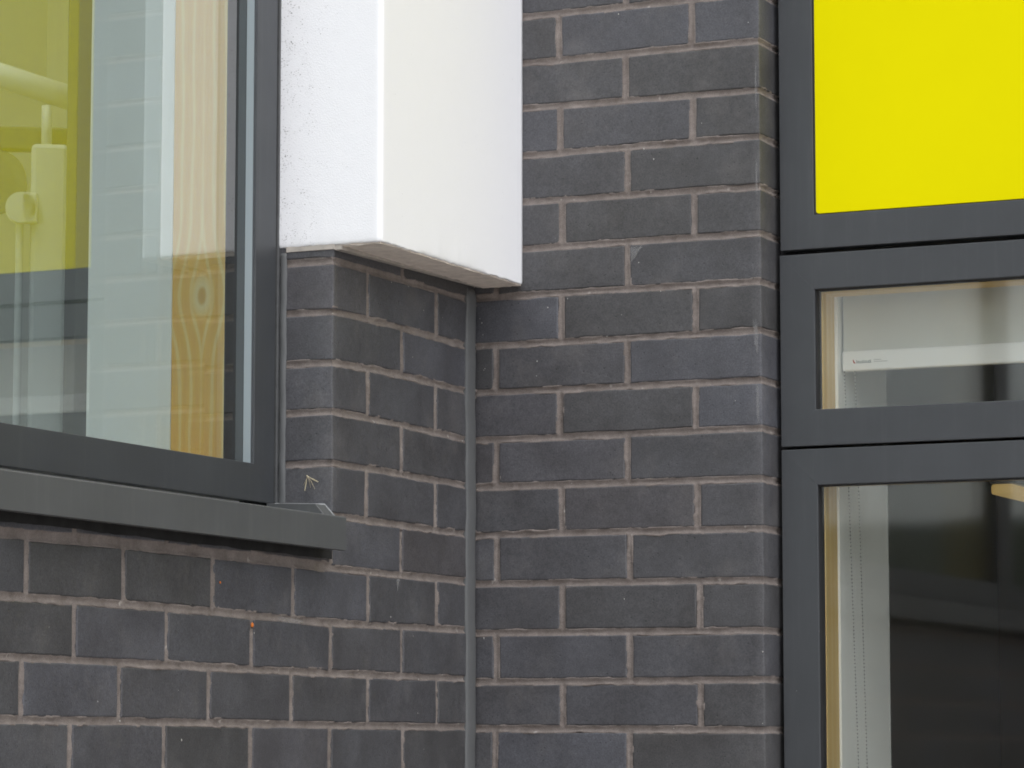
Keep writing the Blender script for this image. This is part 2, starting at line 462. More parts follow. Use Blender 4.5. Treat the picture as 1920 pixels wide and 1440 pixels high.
# ------------------------------------------------------------------ brickwork data (metres, read from the courses)
# joint heights: (z at the corner end, z at the other end) for bed joints; z = 0 is an arbitrary course
ZR = {0: (0.0001, -0.0036), 1: (0.0719, 0.0711), 2: (0.1484, 0.1452), 3: (0.2248, 0.2212), 4: (0.3018, 0.2989), 5: (0.3775, 0.3746), 6: (0.4517, 0.4510), 7: (0.5272, 0.5248), 8: (0.6011, 0.5999), 9: (0.6783, 0.6755), 10: (0.7520, 0.7501), 11: (0.8272, 0.8222), 12: (0.9005, 0.8994), 13: (0.9774, 0.9722), 14: (1.0492, 1.0485), 15: (1.1242, 1.1236)}
ZL = {0: [(0.05, 0.0016), (0.71, 0.0006), (0.745, 0.0020), (1.314, -0.0001)], 1: [(0.05, 0.0769), (0.376, 0.0754), (0.736, 0.0753), (0.9415, 0.0759), (1.316, 0.0755)], 2: [(0.05, 0.1520), (0.483, 0.1472), (0.748, 0.1496), (1.042, 0.1505), (1.319, 0.1491)], 3: [(0.05, 0.2281), (0.479, 0.2252), (1.013, 0.2275), (1.321, 0.2232)], 4: [(0.05, 0.3013), (0.371, 0.3016), (0.48, 0.3017)], 5: [(0.05, 0.3771), (0.376, 0.3781), (0.48, 0.3776)], 6: [(0.05, 0.4492), (0.262, 0.4533), (0.48, 0.4517)], 7: [(0.05, 0.5252), (0.266, 0.5285), (0.481, 0.5237)], 8: [(0.05, 0.5978), (0.263, 0.6001), (0.478, 0.5981)], 9: [(0.05, 0.6712), (0.146, 0.6738), (0.372, 0.6728), (0.479, 0.6722)]}
UR = {-1: [0.0312, 0.2584], 0: [0.1469, 0.3760], 1: [0.0329, 0.2595], 2: [0.1469, 0.3755], 3: [0.0344, 0.2602], 4: [0.1454, 0.3722], 5: [0.0336, 0.2576], 6: [0.1427, 0.3706], 7: [0.0326, 0.2574], 8: [0.1452, 0.3716], 9: [0.0332, 0.2579], 10: [0.1469, 0.3706], 11: [0.0330, 0.2592], 12: [0.1434, 0.3688], 13: [0.0325, 0.2556], 14: [0.1419, 0.3681], 15: [0.0325, 0.2566]}
VL = {8: [0.1443, 0.3730], 7: [0.2606], 6: [0.1477, 0.3715], 5: [0.2613], 4: [0.1468, 0.3744], 3: [0.2611, 0.4825, 0.7100, 0.9360, 1.1600], 2: [0.1417, 0.3665, 0.5932, 0.8178, 1.0427, 1.2651], 1: [0.2579, 0.4810, 0.7096, 0.9343, 1.1565], 0: [0.1408, 0.3666, 0.5965, 0.8242, 1.0492, 1.2723], -1: [0.2534, 0.4826, 0.7108, 0.9376, 1.1619], 9: [0.2600]}
LOW = -4            # lowest course built brick by brick
for j in range(LOW, 0):
    ZR[j] = (0.075 * j + random.uniform(-.001, .001), 0.075 * j - 0.002)
    ZL[j] = [(0.05, 0.075 * j + 0.001), (1.3, 0.075 * j)]
for j in range(16, 20):
    ZR[j] = (0.075 * j - 0.001, 0.075 * j - 0.002)
for c in range(LOW, 0):
    if c not in UR: UR[c] = [0.0325, 0.2583] if c % 2 else [0.1460, 0.3735]
    if c not in VL: VL[c] = [0.2540, 0.4820, 0.7100, 0.9350, 1.1600] if c % 2 else [0.1410, 0.3670, 0.5950, 0.8220, 1.0460, 1.2710]
for c in range(16, 19):
    UR[c] = [0.0325, 0.2570] if c % 2 else [0.1440, 0.3690]
for c in range(LOW, 4):     # run the wall on to the left, past the picture's edge
    while VL[c][-1] < 3.1:
        VL[c].append(VL[c][-1] + 0.225 + random.uniform(-.002, .002))
UEXT, VEXT, LEND, RDEPTH, LDEPTH = 0.4795, 0.4810, 3.30, 0.085, 0.105

def zr(j, u):
    a, b = ZR[j]
    return a + (b - a) * np.clip(u / 0.478, -0.1, 1.15)
def zl(j, v):
    p = ZL[j]
    return np.interp(v, [q[0] for q in p], [q[1] for q in p])

JW = {'r': 0.0103, 'l': 0.0100}
BRICK_N = 0
def brick(parent, side, a0, a1, zb, zt, corner=False, depth=0.1025):
    """one brick; a = distance along the wall from the inner corner; zb, zt = (z at a0, z at a1) of its lower and upper edge.
    outer face on the wall plane, arrises rounded, face slightly uneven"""
    global BRICK_N
    BRICK_N += 1
    r = 0.0016
    L = a1 - a0
    na = max(2, int(round(L / 0.018)))
    r2 = 0.0030
    ga = np.concatenate([[0, r, r2], np.linspace(0, L, na + 1)[1:-1], [L - r2, L - r, L]])
    nb = 3
    gb = np.concatenate([[0, 0.0245, 0.046], np.linspace(0, 1, nb + 1)[1:-1], [1 - 0.046, 1 - 0.0245, 1]])
    gd = np.concatenate([[0, r, r2], np.linspace(0, depth, 4)[1:-1] if corner else [], [depth]])
    idx = {}
    V = []
    I, J, K = len(ga), len(gb), len(gd)
    def vid(i, j, k):
        key = (i, j, k)
        if key not in idx:
            idx[key] = len(V)
            V.append((ga[i], gb[j], gd[k], i in (0, I - 1), j in (0, J - 1), k == 0))
        return idx[key]
    F = []
    for i in range(I - 1):
        for j in range(J - 1):
            F.append((vid(i, j, 0), vid(i + 1, j, 0), vid(i + 1, j + 1, 0), vid(i, j + 1, 0)))
    for k in range(K - 1):
        for i in range(I - 1):
            F.append((vid(i, 0, k), vid(i, 0, k + 1), vid(i + 1, 0, k + 1), vid(i + 1, 0, k)))
            F.append((vid(i, J - 1, k), vid(i + 1, J - 1, k), vid(i + 1, J - 1, k + 1), vid(i, J - 1, k + 1)))
        for j in range(J - 1):
            F.append((vid(0, j, k), vid(0, j + 1, k), vid(0, j + 1, k + 1), vid(0, j, k + 1)))
            F.append((vid(I - 1, j, k), vid(I - 1, j, k + 1), vid(I - 1, j + 1, k + 1), vid(I - 1, j + 1, k)))
    A = np.array([v[:3] for v in V], float)
    ext = np.array([v[3:] for v in V])
    a = A[:, 0]; b = A[:, 1]; d = A[:, 2]
    t = a / L
    zlo = zb[0] + (zb[1] - zb[0]) * t
    zhi = zt[0] + (zt[1] - zt[0]) * t
    z = zlo + (zhi - zlo) * b
    # round the arrises
    q = 0.00062
    two = ext.sum(1) >= 2
    cz = (zlo + zhi) / 2
    a = np.where(two & ext[:, 0], a + np.sign(L / 2 - a) * q, a)
    z = np.where(two & ext[:, 1], z + np.sign(cz - z) * q, z)
    d = np.where(two & ext[:, 2], d + q, d)
    if corner:            # quoins have a softer outer corner
        RC = 0.0042
        ae, dd = L - a, d
        face = (A[:, 2] == 0) & (L - A[:, 0] < RC)
        endf = (A[:, 0] >= L - 1e-9) & (A[:, 2] < RC)
        x_ = np.clip(L - A[:, 0], 0, RC); y_ = np.clip(A[:, 2], 0, RC)
        d = np.where(face & ~endf, RC - np.sqrt(np.maximum(RC ** 2 - (RC - x_) ** 2, 0)), d)
        a = np.where(endf & ~face, L - RC + np.sqrt(np.maximum(RC ** 2 - (RC - y_) ** 2, 0)), a)
        both = face & endf
        a = np.where(both, L - RC * 0.293, a); d = np.where(both, RC * 0.293, d)
    # uneven edges and face
    sd = BRICK_N * 17
    P = np.stack([a, z * 1.0, d], 1)
    jit = vnoise(P, 75, sd) * 0.0007 + vnoise(P, 22, sd + 1) * 0.0007
    jit2 = vnoise(P, 75, sd + 2) * 0.0006 + vnoise(P, 25, sd + 3) * 0.0006
    eb = np.clip(1 - np.minimum(b, 1 - b) / 0.12, 0, 1)
    ea = np.clip(1 - np.minimum(a, L - a) / 0.012, 0, 1)
    z = z + jit * eb
    a = a + jit2 * ea
    tilt_a, tilt_b = random.uniform(-.0009, .0009), random.uniform(-.0007, .0007)
    d = d + np.where(d < 0.02, vnoise(P, 28, sd + 4) * 0.00035 + tilt_a * (t - 0.5) + tilt_b * (b - 0.5) + random.uniform(-.0004, .0004), 0)
    # a few chipped arrises
    for _ in range(random.choice((0, 0, 1, 1, 2))):
        ca = random.uniform(0.01, L - 0.01); top = random.random() < 0.3
        zz = zhi if top else zlo
        dist = np.hypot(a - ca, (z - zz) * 1.3)
        k = np.clip(1 - dist / random.uniform(0.007, 0.016), 0, 1) * (d < 0.01)
        d = d + k * random.uniform(0.001, 0.003)
        z = z + k * (-0.0016 if top else 0.0016)
    a = a + a0
    if side == 'r': W = np.stack([a, d, z], 1)
    else: W = np.stack([-d, -a, z], 1)
    c = W.mean(0)
    me = bpy.data.meshes.new('brick')
    me.from_pydata((W - c).tolist(), [], F if side == 'r' else [f[::-1] for f in F] if False else F)
    o = link('brick', me, M['brick'], parent, tuple(c), world=True, smooth=True)
    bm = bmesh.new(); bm.from_mesh(me); bmesh.ops.recalc_face_normals(bm, faces=bm.faces[:]); bm.to_mesh(me); bm.free()
    me.polygons.foreach_set('use_smooth', [True] * len(me.polygons))
    return o

def mortar_sheet(parent, path, nrm, s, zs, acoord, beds, perps, seed, name='mortar'):
    """joint face: a fine height field that only exists near the joints. path/nrm: (n,2) plan points and outward normals for s;
    acoord: wall coordinate per column (for bed heights / perpends); beds: list of (n,) z arrays; perps: list of (a, zlo(n)?, zhi) """
    n, mz = len(s), len(zs)
    S, Z = np.meshgrid(s, zs, indexing='ij')
    Aw = np.repeat(acoord[:, None], mz, 1)
    P3 = np.stack([S.ravel() * 1.0, Z.ravel(), np.zeros(S.size)], 1)
    wob = (vnoise(P3, 45, seed) * 0.0014 + vnoise(P3, 140, seed + 5) * 0.0009).reshape(S.shape)
    D = np.full(S.shape, 1.0)
    for bz in beds:
        D = np.minimum(D, np.abs(Z - bz[:, None]))
    for (pa, lo, hi) in perps:
        ok = (Z > lo - 0.002) & (Z < hi + 0.002)
        D = np.where(ok, np.minimum(D, np.abs(Aw - pa)), D)
    d = D + wob
    h = -0.0034 + 0.0028 * np.clip(d / 0.0052, 0, 1) ** 2
    h = np.where(d > 0.0066, h - np.clip((d - 0.0066) / 0.002, 0, 1) * 0.006, h)
    h = h + (vnoise(P3, 260, seed + 9) * 0.0005 + vnoise(P3, 90, seed + 7) * 0.0006).reshape(S.shape)
    # smears over the arrises here and there
    sm = np.clip(vnoise(P3, 30, seed + 21).reshape(S.shape) - 0.35, 0, 1)
    h = h + sm * 0.0030 * (d > 0.003)
    X = path[:, 0][:, None] + nrm[:, 0][:, None] * h
    Y = path[:, 1][:, None] + nrm[:, 1][:, None] * h
    V = np.stack([X, Y, Z], -1).reshape(-1, 3)
    idx = np.arange(n * mz).reshape(n, mz)
    q = np.stack([idx[:-1, :-1], idx[1:, :-1], idx[1:, 1:], idx[:-1, 1:]], -1)
    near = (d < 0.0112)
    keep = near[:-1, :-1] | near[1:, :-1] | near[1:, 1:] | near[:-1, 1:]
    q = q[keep]
    used = np.unique(q)
    remap = np.full(n * mz, -1); remap[used] = np.arange(len(used))
    me = bpy.data.meshes.new(name)
    V = V[used]; q = remap[q]
    me.vertices.add(len(V)); me.vertices.foreach_set('co', V.astype(np.float32).ravel())
    me.loops.add(q.size); me.loops.foreach_set('vertex_index', q.astype(np.int32).ravel())
    me.polygons.add(len(q)); me.polygons.foreach_set('loop_start', np.arange(0, q.size, 4, dtype=np.int32))
    me.update(); me.validate()
    return link(name, me, M['mortar'], parent, (0, 0, 0), world=True, smooth=True)

def corner_path(kind):
    """plan path along the outer face into the window reveal; returns s, points, normals, wall coordinate"""
    ds, rc = 0.0028, 0.003
    if kind == 'r':
        u = np.arange(-0.004, UEXT - rc, ds)
        th = np.linspace(0, math.pi / 2, 4)
        pts = [(x, 0.0) for x in u] + [(UEXT - rc + rc * math.sin(t), rc - rc * math.cos(t)) for t in th]
        nr = [(0, -1.0)] * len(u) + [(math.sin(t), -math.cos(t)) for t in th]
        y = np.arange(rc + ds, RDEPTH, ds)
        pts += [(UEXT, v) for v in y]; nr += [(1.0, 0.0)] * len(y)
        ac = list(u) + [UEXT] * (len(th) + len(y))
    else:
        v = np.arange(0.002, VEXT - rc, ds)
        th = np.linspace(0, math.pi / 2, 4)
        pts = [(0.0, -x) for x in v] + [(-rc + rc * math.cos(t), -(VEXT - rc) - rc * math.sin(t)) for t in th]
        nr = [(1.0, 0)] * len(v) + [(math.cos(t), -math.sin(t)) for t in th]
        x = np.arange(rc + ds, LDEPTH, ds)
        pts += [(-q, -VEXT) for q in x]; nr += [(0, -1.0)] * len(x)
        ac = list(v) + [VEXT] * (len(th) + len(x))
    pts = np.array(pts); nr = np.array(nr); ac = np.array(ac)
    s = np.concatenate([[0], np.cumsum(np.hypot(*np.diff(pts, axis=0).T))])
    return s, pts, nr, ac

# ------------------------------------------------------------------ ground and things across the yard (seen only in the glass)
GZ = -1.65
g = MB(); g.box(-60, 60, -90, 60, GZ - 0.2, GZ)
tag(g.build('ground', M['ground']), 'warm grey concrete paving in front of the building', kind='structure')

# ------------------------------------------------------------------ right brick wall
wr = empty('brick_wall', (0.24, 0.05, GZ), 'dark grey brick wall facing the camera, right of the inner corner', 'wall')
hw = JW['r'] / 2
for c in range(LOW, 19):
    js = [x for x in UR[c]]
    edges = [0.0] + js + [UEXT]
    for i in range(len(edges) - 1):
        a0 = edges[i] + (hw if i > 0 else -0.02)
        last = i == len(edges) - 2
        a1 = edges[i + 1] - (0 if last else hw)
        jb = random.uniform(-.0007, .0007); jt = random.uniform(-.0007, .0007)
        if i > 0: a0 += random.uniform(-.0008, .0008)
        brick(wr, 'r', a0, a1, (zr(c, a0) + hw + jb, zr(c, a1) + hw + jb), (zr(c + 1, a0) - hw + jt, zr(c + 1, a1) - hw + jt), corner=last)
s, pts, nr, ac = corner_path('r')
perps = [(x, float(zr(c, x)), float(zr(c + 1, x))) for c in range(LOW, 19) for x in UR[c]]
mortar_sheet(wr, pts, nr, s, np.arange(-0.30, 1.43, 0.0019), ac, [zr(j, ac) for j in range(LOW, 20)], perps, 100)
b = MB()
b.box(-0.02, UEXT - 0.012, 0.0125, 0.10, -0.30, 1.42)
b.build('backing', M['mortar'], wr)
b = MB(); b.box(-0.02, UEXT, 0.001, 0.11, GZ, -0.302); b.build('plinth', M['brick'], wr)
b = MB(); b.box(-0.02, UEXT, 0.001, 0.11, 1.424, 5.0); b.build('upper_masonry', M['brick'], wr)

# ------------------------------------------------------------------ left brick wall
wlft = empty('brick_wall', (-0.05, -0.6, GZ), 'dark grey brick wall below and beside the left window, receding to the inner corner', 'wall')
hw = JW['l'] / 2
for c in range(LOW, 10):
    run = c <= 3
    js = VL[c]
    edges = [0.012] + js + [LEND if run else VEXT]
    ztop = (lambda v: zl(c + 1, v)) if c + 1 in ZL and (c + 1 <= 9) else (lambda v: zl(9, v) + 0.075)
    if c == 3:
        ztop = lambda v: np.where(v > 0.48, 0.3017, zl(4, v))
    for i in range(len(edges) - 1):
        a0 = edges[i] + (hw if i > 0 else 0)
        last = i == len(edges) - 2
        a1 = edges[i + 1] - (0 if last else hw)
        if a1 - a0 < 0.01: continue
        jb = random.uniform(-.0007, .0007); jt = random.uniform(-.0007, .0007)
        if i > 0: a0 += random.uniform(-.0008, .0008)
        o = brick(wlft, 'l', a0, a1, (float(zl(c, a0)) + hw + jb + (0.0035 if c == 3 and a0 > 0.4 else 0), float(zl(c, a1)) + hw + jb + (0.0035 if c == 3 and a0 > 0.4 else 0)), (float(ztop(a0)) - hw + jt, float(ztop(a1)) - hw + jt), corner=(last and not run), depth=0.1025)
# upper part with the return into the window reveal
s, pts, nr, ac = corner_path('l')
beds = [zl(j, ac) for j in range(4, 10)] + [zl(9, ac) + 0.075]
perps = [(x, float(zl(c, x)), float(zl(c + 1, x)) if c + 1 in ZL else 0.75) for c in range(4, 10) for x in VL[c]]
mortar_sheet(wlft, pts, nr, s, np.arange(0.2925, 0.735, 0.0019), ac, beds, perps, 200)
# lower part running on below the window
v = np.arange(0.002, LEND, 0.0034)
pts = np.stack([np.zeros(len(v)), -v], 1); nr = np.tile([1.0, 0.0], (len(v), 1))
beds = [zl(j, v) for j in range(LOW, 4)] + [np.where(v > 0.47, zl(3, v) + 0.004, zl(3, v))] + [np.where(v > 0.48, 0.33, zl(4, v))]
perps = [(x, float(zl(c, x)), float(zl(c + 1, x))) for c in range(LOW, 4) for x in VL[c]]
mortar_sheet(wlft, pts, nr, v, np.arange(-0.30, 0.2925, 0.0021), v, beds, perps, 300)
b = MB()
b.box(-0.10, -0.0125, -LEND, -0.002, -0.30, 0.285)
b.box(-0.10, -0.0125, -VEXT + 0.0125, -0.002, 0.285, 0.735)
b.build('backing', M['mortar'], wlft)
b = MB(); b.box(-0.11, -0.001, -LEND, -0.002, GZ, -0.302); b.build('plinth', M['brick'], wlft)

# ------------------------------------------------------------------ dark sealant strip in the inner corner
b = MB()
prof = []
for i in range(13):
    t = math.pi * i / 12
    prof.append((0.0055 * math.sin(t) ** 0.55 - 0.001, -0.0255 - 0.0165 * math.cos(t)))
prof += [(-0.012, -0.009), (-0.012, -0.042)]
me = bpy.data.meshes.new('sealant_strip')
zs = np.linspace(-0.30, 0.6885, 90)
V, F = [], []
for k, z in enumerate(zs):
    end = min(1.0, math.sqrt(max(0.0, (0.6895 - z) / 0.012))) if z > 0.675 else 1.0
    w = 0.0010 * math.sin(z * 21) + 0.0008 * math.sin(z * 57 + 1) + 0.0005 * math.sin(z * 131 + 2)
    for (x, y) in prof:
        V.append((x if x < -0.01 else x * (0.7 + 0.3 * end), (y + 0.0255) * (0.75 + 0.25 * end) - 0.0255 + w - 0.0022 * (z - 0.3), z))
np_ = len(prof)
for k in range(len(zs) - 1):
    for i in range(np_):
        F.append((k * np_ + i, k * np_ + (i + 1) % np_, (k + 1) * np_ + (i + 1) % np_, (k + 1) * np_ + i))
F.append(tuple(range(np_))); F.append(tuple((len(zs) - 1) * np_ + i for i in reversed(range(np_))))
me.from_pydata(V, [], F)
bm = bmesh.new(); bm.from_mesh(me); bmesh.ops.recalc_face_normals(bm, faces=bm.faces[:]); bm.to_mesh(me); bm.free()
tag(link('sealant_strip', me, M['sealant'], smooth=True), 'grey sealant strip running down the inner corner between the two brick walls', 'sealant')

# ------------------------------------------------------------------ white rendered pier above the brick
rp = empty('render_pier', (0.0, -0.24, 0.6955), 'white rendered pier overhanging the dark brick beside the left window', 'wall')
rr = 0.0085
YF, XF, ZB = -0.4840, 0.0790, 0.6955
poly = [(-0.0935, YF)]
for i in range(9):
    t = -math.pi / 2 + (math.pi / 2) * i / 8
    poly.append((XF - rr + rr * math.cos(t), YF + rr + rr * math.sin(t)))
poly += [(XF, -0.0005), (-0.075, -0.0005), (-0.11, -0.05), (-0.11, YF + 0.02)]
# body with a slightly ragged lower edge
me = bpy.data.meshes.new('body')
dense = []
for i in range(len(poly)):
    p, q = np.array(poly[i]), np.array(poly[(i + 1) % len(poly)])
    k = max(1, int(np.hypot(*(q - p)) / 0.006))
    for t in range(k): dense.append(tuple(p + (q - p) * t / k))
zs = [ZB, ZB + 0.0022, ZB + 0.006, ZB + 0.02] + list(np.linspace(ZB + 0.05, 1.2, 60)) + [2.0, 5.0]
n = len(dense)
V, F = [], []
D2 = np.array(dense)
cen = D2.mean(0)
for k, z in enumerate(zs):
    P3 = np.stack([D2[:, 0], D2[:, 1], np.full(n, z)], 1)
    jj = vnoise(P3, 420, 6) * 0.0004 + (vnoise(P3, 60, 5) * 0.0010 if k < 4 else 0)
    inset = 0.0016 if k == 0 else (0.0004 if k == 1 else 0.0)
    dirv = D2 - cen
    dirv = dirv / np.maximum(np.abs(dirv).max(1, keepdims=True), 1e-6)
    XY = D2 - np.sign(dirv) * (np.abs(dirv) > 0.8) * inset + np.sign(dirv) * (np.abs(dirv) > 0.8) * jj[:, None] * (z < 1.25) * 0.6
    zz = z + (vnoise(P3, 90, 7) * 0.0011 + vnoise(P3, 300, 8) * 0.0010 if k < 3 else 0)
    for i in range(n): V.append((XY[i, 0], XY[i, 1], float(zz[i]) if k < 3 else z))
for k in range(len(zs) - 1):
    for i in range(n):
        F.append((k * n + i, k * n + (i + 1) % n, (k + 1) * n + (i + 1) % n, (k + 1) * n + i))
F.append(tuple(reversed(range(n)))); F.append(tuple((len(zs) - 1) * n + i for i in range(n)))
me.from_pydata(V, [], F)
bm = bmesh.new(); bm.from_mesh(me)
bmesh.ops.triangulate(bm, faces=[f for f in bm.faces if len(f.verts) > 4])
bmesh.ops.recalc_face_normals(bm, faces=bm.faces[:]); bm.to_mesh(me); bm.free()
body = link('body', me, M['render'], rp, world=True, smooth=True)
for p in me.polygons:
    if abs(p.normal.z) > 0.7: p.use_smooth = False
nxs, nys = 14, 90
V, F = [], []
for i in range(nxs + 1):
    for k in range(nys + 1):
        x = 0.010 + (XF - 0.0035 - 0.010) * i / nxs; y = YF + 0.0045 + (-0.001 - YF - 0.0045) * k / nys
        q = np.array([[x, y, 0.0]])
        if i == nxs: x += float(vnoise(q, 90, 31)[0]) * 0.0014
        if k == 0: y += float(vnoise(q, 140, 33)[0]) * 0.0012
        V.append((x, y, ZB - 0.0022 + float(vnoise(q, 160, 32)[0]) * 0.0006 + float(vnoise(q, 50, 34)[0]) * 0.0006))
nv = len(V)
V += [(x, y, ZB + 0.003) for x, y, z in V]
vi = lambda i, k: i * (nys + 1) + k
for i in range(nxs):
    for k in range(nys): F.append((vi(i, k), vi(i, k + 1), vi(i + 1, k + 1), vi(i + 1, k)))
for k in range(nys):
    F.append((vi(0, k), vi(0, k) + nv, vi(0, k + 1) + nv, vi(0, k + 1))); F.append((vi(nxs, k), vi(nxs, k + 1), vi(nxs, k + 1) + nv, vi(nxs, k) + nv))
for i in range(nxs):
    F.append((vi(i, 0), vi(i + 1, 0), vi(i + 1, 0) + nv, vi(i, 0) + nv)); F.append((vi(i, nys), vi(i, nys) + nv, vi(i + 1, nys) + nv, vi(i + 1, nys)))
me = bpy.data.meshes.new('soffit'); me.from_pydata(V, [], F)
bm = bmesh.new(); bm.from_mesh(me); bmesh.ops.recalc_face_normals(bm, faces=bm.faces[:]); bmesh.ops.reverse_faces(bm, faces=[f for f in bm.faces if f.normal.z > 0.5]); bm.to_mesh(me); bm.free()
link('soffit', me, M['basecoat'], rp, world=True)
b = MB()      # thin stop bead closing the underside along the brick and along the reveal
b.prism([(YF + 0.003, ZB - 0.0078), (-0.05, ZB - 0.0018), (-0.002, ZB - 0.0012), (-0.002, ZB + 0.002), (YF + 0.003, ZB + 0.002)], 'x', 0.0008, 0.013, bev=0.0008)
b.box(-0.078, 0.002, YF + 0.001, YF + 0.012, ZB - 0.0066, ZB + 0.002, bev=0.0006)
b.build('stop_bead', M['stopbead'], rp)

# ------------------------------------------------------------------ framed units
def member(parent, name, plane, axis, face, a_out0, a_out1, b_out, a_in0, a_in1, b_in, depth, mat):
    """one mitred frame member. 'a' runs along the member, 'b' across. axis: 'h' (a horizontal, b = z) or 'v' (a = z, b horizontal).
    plane 'r': horizontal coordinate is x, face y=face, depth towards +y. plane 'l': horizontal coordinate is -y (v), face x=face, depth towards -x."""
    q = 0.00006
    pts = [(a_out0 + q, b_out), (a_out1 - q, b_out), (a_in1 - q, b_in), (a_in0 + q, b_in)]
    bmm = bmesh.new()
    def P(a, b, d):
        h, z = (a, b) if axis == 'h' else (b, a)
        return (h, face + d, z) if plane == 'r' else (face - d, -h, z)
    A = [bmm.verts.new(P(a, b_, 0)) for a, b_ in pts]
    B = [bmm.verts.new(P(a, b_, depth)) for a, b_ in pts]
    bmm.faces.new(A); bmm.faces.new(list(reversed(B)))
    for i in range(4): bmm.faces.new((A[i], B[i], B[(i + 1) % 4], A[(i + 1) % 4]))
    bmesh.ops.recalc_face_normals(bmm, faces=bmm.faces[:])
    ed = [e for e in bmm.edges if all(v in A for v in e.verts) and ((e.verts[0] in A[:2]) == (e.verts[1] in A[:2]))]
    bmesh.ops.bevel(bmm, geom=ed, offset=0.0011, segments=2, affect='EDGES', profile=0.5)
    me = bpy.data.meshes.new(name); bmm.to_mesh(me); bmm.free()
    return link(name, me, mat, parent, world=True)

def ring(parent, plane, face, h0, h1, z0, z1, wj, wt, wb, depth, mat, wj1=None):
    wj1 = wj if wj1 is None else wj1
    member(parent, 'frame_jamb', plane, 'v', face, z0, z1, h0, z0 + wb, z1 - wt, h0 + wj, depth, mat)
    member(parent, 'frame_jamb', plane, 'v', face, z0, z1, h1, z0 + wb, z1 - wt, h1 - wj1, depth, mat)
    member(parent, 'frame_rail', plane, 'h', face, h0, h1, z0, h0 + wj, h1 - wj1, z0 + wb, depth, mat)
    member(parent, 'frame_rail', plane, 'h', face, h0, h1, z1, h0 + wj, h1 - wj1, z1 - wt, depth, mat)

FY = 0.060
UO, UI, UE = 0.4885, 0.5445, 2.30
# yellow spandrel panel, top right
sp = empty('spandrel_panel', (1.39, 0.09, 0.7285), 'flat yellow panel in a dark grey frame at the top right', 'panel')
ring(sp, 'r', FY, UO, UE, 0.7300, 1.80, UI - UO - 0.001, 0.055, 0.0525, 0.0265, M['frame'])
me_b = MB()
x0, x1, z0, z1, rad = UI + 0.0018, UE - 0.0575, 0.7843, 1.7435, 0.0048
pl = []
for cx, cz, t0 in ((x0 + rad, z0 + rad, math.pi), (x1 - rad, z0 + rad, 1.5 * math.pi), (x1 - rad, z1 - rad, 0), (x0 + rad, z1 - rad, 0.5 * math.pi)):
    for i in range(6):
        t = t0 + math.pi / 2 * i / 5
        pl.append((cx + rad * math.cos(t), cz + rad * math.sin(t)))
me_b.prism(pl, 'y', FY + 0.0028, FY + 0.012, bev=0.0004, seg=1)
me_b.build('yellow_sheet', M['yellow'], sp)
b = MB(); b.box(UI - 0.004, UE - 0.052, FY + 0.0062, FY + 0.03, 0.778, 1.75); b.build('bead', M['frame'], sp)

def add_glazing(root, plane, h0, h1, z0, z1, outer, inner, mat):
    for nme, f in (('outer_pane', outer), ('inner_pane', inner)):
        b = MB()
        if plane == 'r': b.box(h0, h1, f, f + 0.004, z0, z1)
        else: b.box(f - 0.004, f, -h1, -h0, z0, z1)
        b.build(nme, mat, root)

GO, GI = 0.0712, 0.0852
# narrow top light with the blind behind it
tw = empty('window', (1.39, 0.09, 0.4275), 'narrow dark grey top window with a white blind behind its glass', 'window', kind='thing')
ring(tw, 'r', FY, UO - 0.0015, UE, 0.4268, 0.7225, UI - UO + 0.0005, 0.0555, 0.0555, 0.0248, M['frame'])
add_glazing(tw, 'r', UI - 0.001, UE - 0.055, 0.4815, 0.668, GO, GI, M['glass_r'])
b = MB()
b.box(UI + 0.0004 - 0.002, UI + 0.0004, FY + 0.0035, 0.0862, 0.428, 0.721)
b.box(UI + 0.0004, UE - 0.055, FY + 0.0035, 0.0710, 0.6660, 0.6680); b.box(UI + 0.0004, UE - 0.055, 0.0755, 0.0850, 0.6660, 0.6680)
b.build('gasket', M['black'], tw)
b = MB()
b.box(UO + 0.004, UI + 0.0012, 0.0895, 0.1445, 0.430, 0.7185, bev=0.0012)
b.box(UI + 0.0012, UE - 0.056, 0.0895, 0.1445, 0.6655, 0.7185, bev=0.0012)
b.box(UI + 0.0012, UE - 0.056, 0.0895, 0.1445, 0.430, 0.4790, bev=0.0012)
b.build('timber_lining', M['timber_r'], tw)

# tall lower window
lw = empty('window', (1.39, 0.09, -0.60), 'tall dark grey lower window with pine lining and bead chains behind dark glass', 'window', kind='thing')
ring(lw, 'r', FY, UO - 0.0015, UE, -0.60, 0.4222, UI - UO + 0.0022, 0.0555, 0.0555, 0.0248, M['frame'])
add_glazing(lw, 'r', UI - 0.001, UE - 0.055, -0.55, 0.368, GO, GI, M['glass_r'])
b = MB()
b.box(UI + 0.0016 - 0.002, UI + 0.0016, FY + 0.0035, 0.0862, -0.595, 0.4205)
b.box(UI + 0.0016, UE - 0.055, FY + 0.0035, 0.0710, 0.3655, 0.3675); b.box(UI + 0.0016, UE - 0.055, 0.0755, 0.0850, 0.3655, 0.3675)
b.build('gasket', M['black'], lw)
b = MB()
b.box(UO + 0.004, UI + 0.0022, 0.0895, 0.1445, -0.59, 0.4180, bev=0.0012)
b.box(UI + 0.0022, UE - 0.056, 0.0895, 0.1445, 0.3700, 0.4180, bev=0.0012)
b.box(UI + 0.0022, UE - 0.056, 0.0895, 0.1445, -0.59, -0.545, bev=0.0012)
b.build('timber_lining', M['timber_r'], lw)
b = MB(); b.box(0.4800, 0.5010, 0.086, 0.108, -0.62, 1.42); b.build('backing_strip', M['black'], lw)
b = MB(); b.box(0.4800, UE, 0.0865, 0.099, 0.4224, 0.4266); b.box(0.4800, UE, 0.0865, 0.104, 0.7227, 0.7298)
b.build('gap_strip', M['black'], tw)

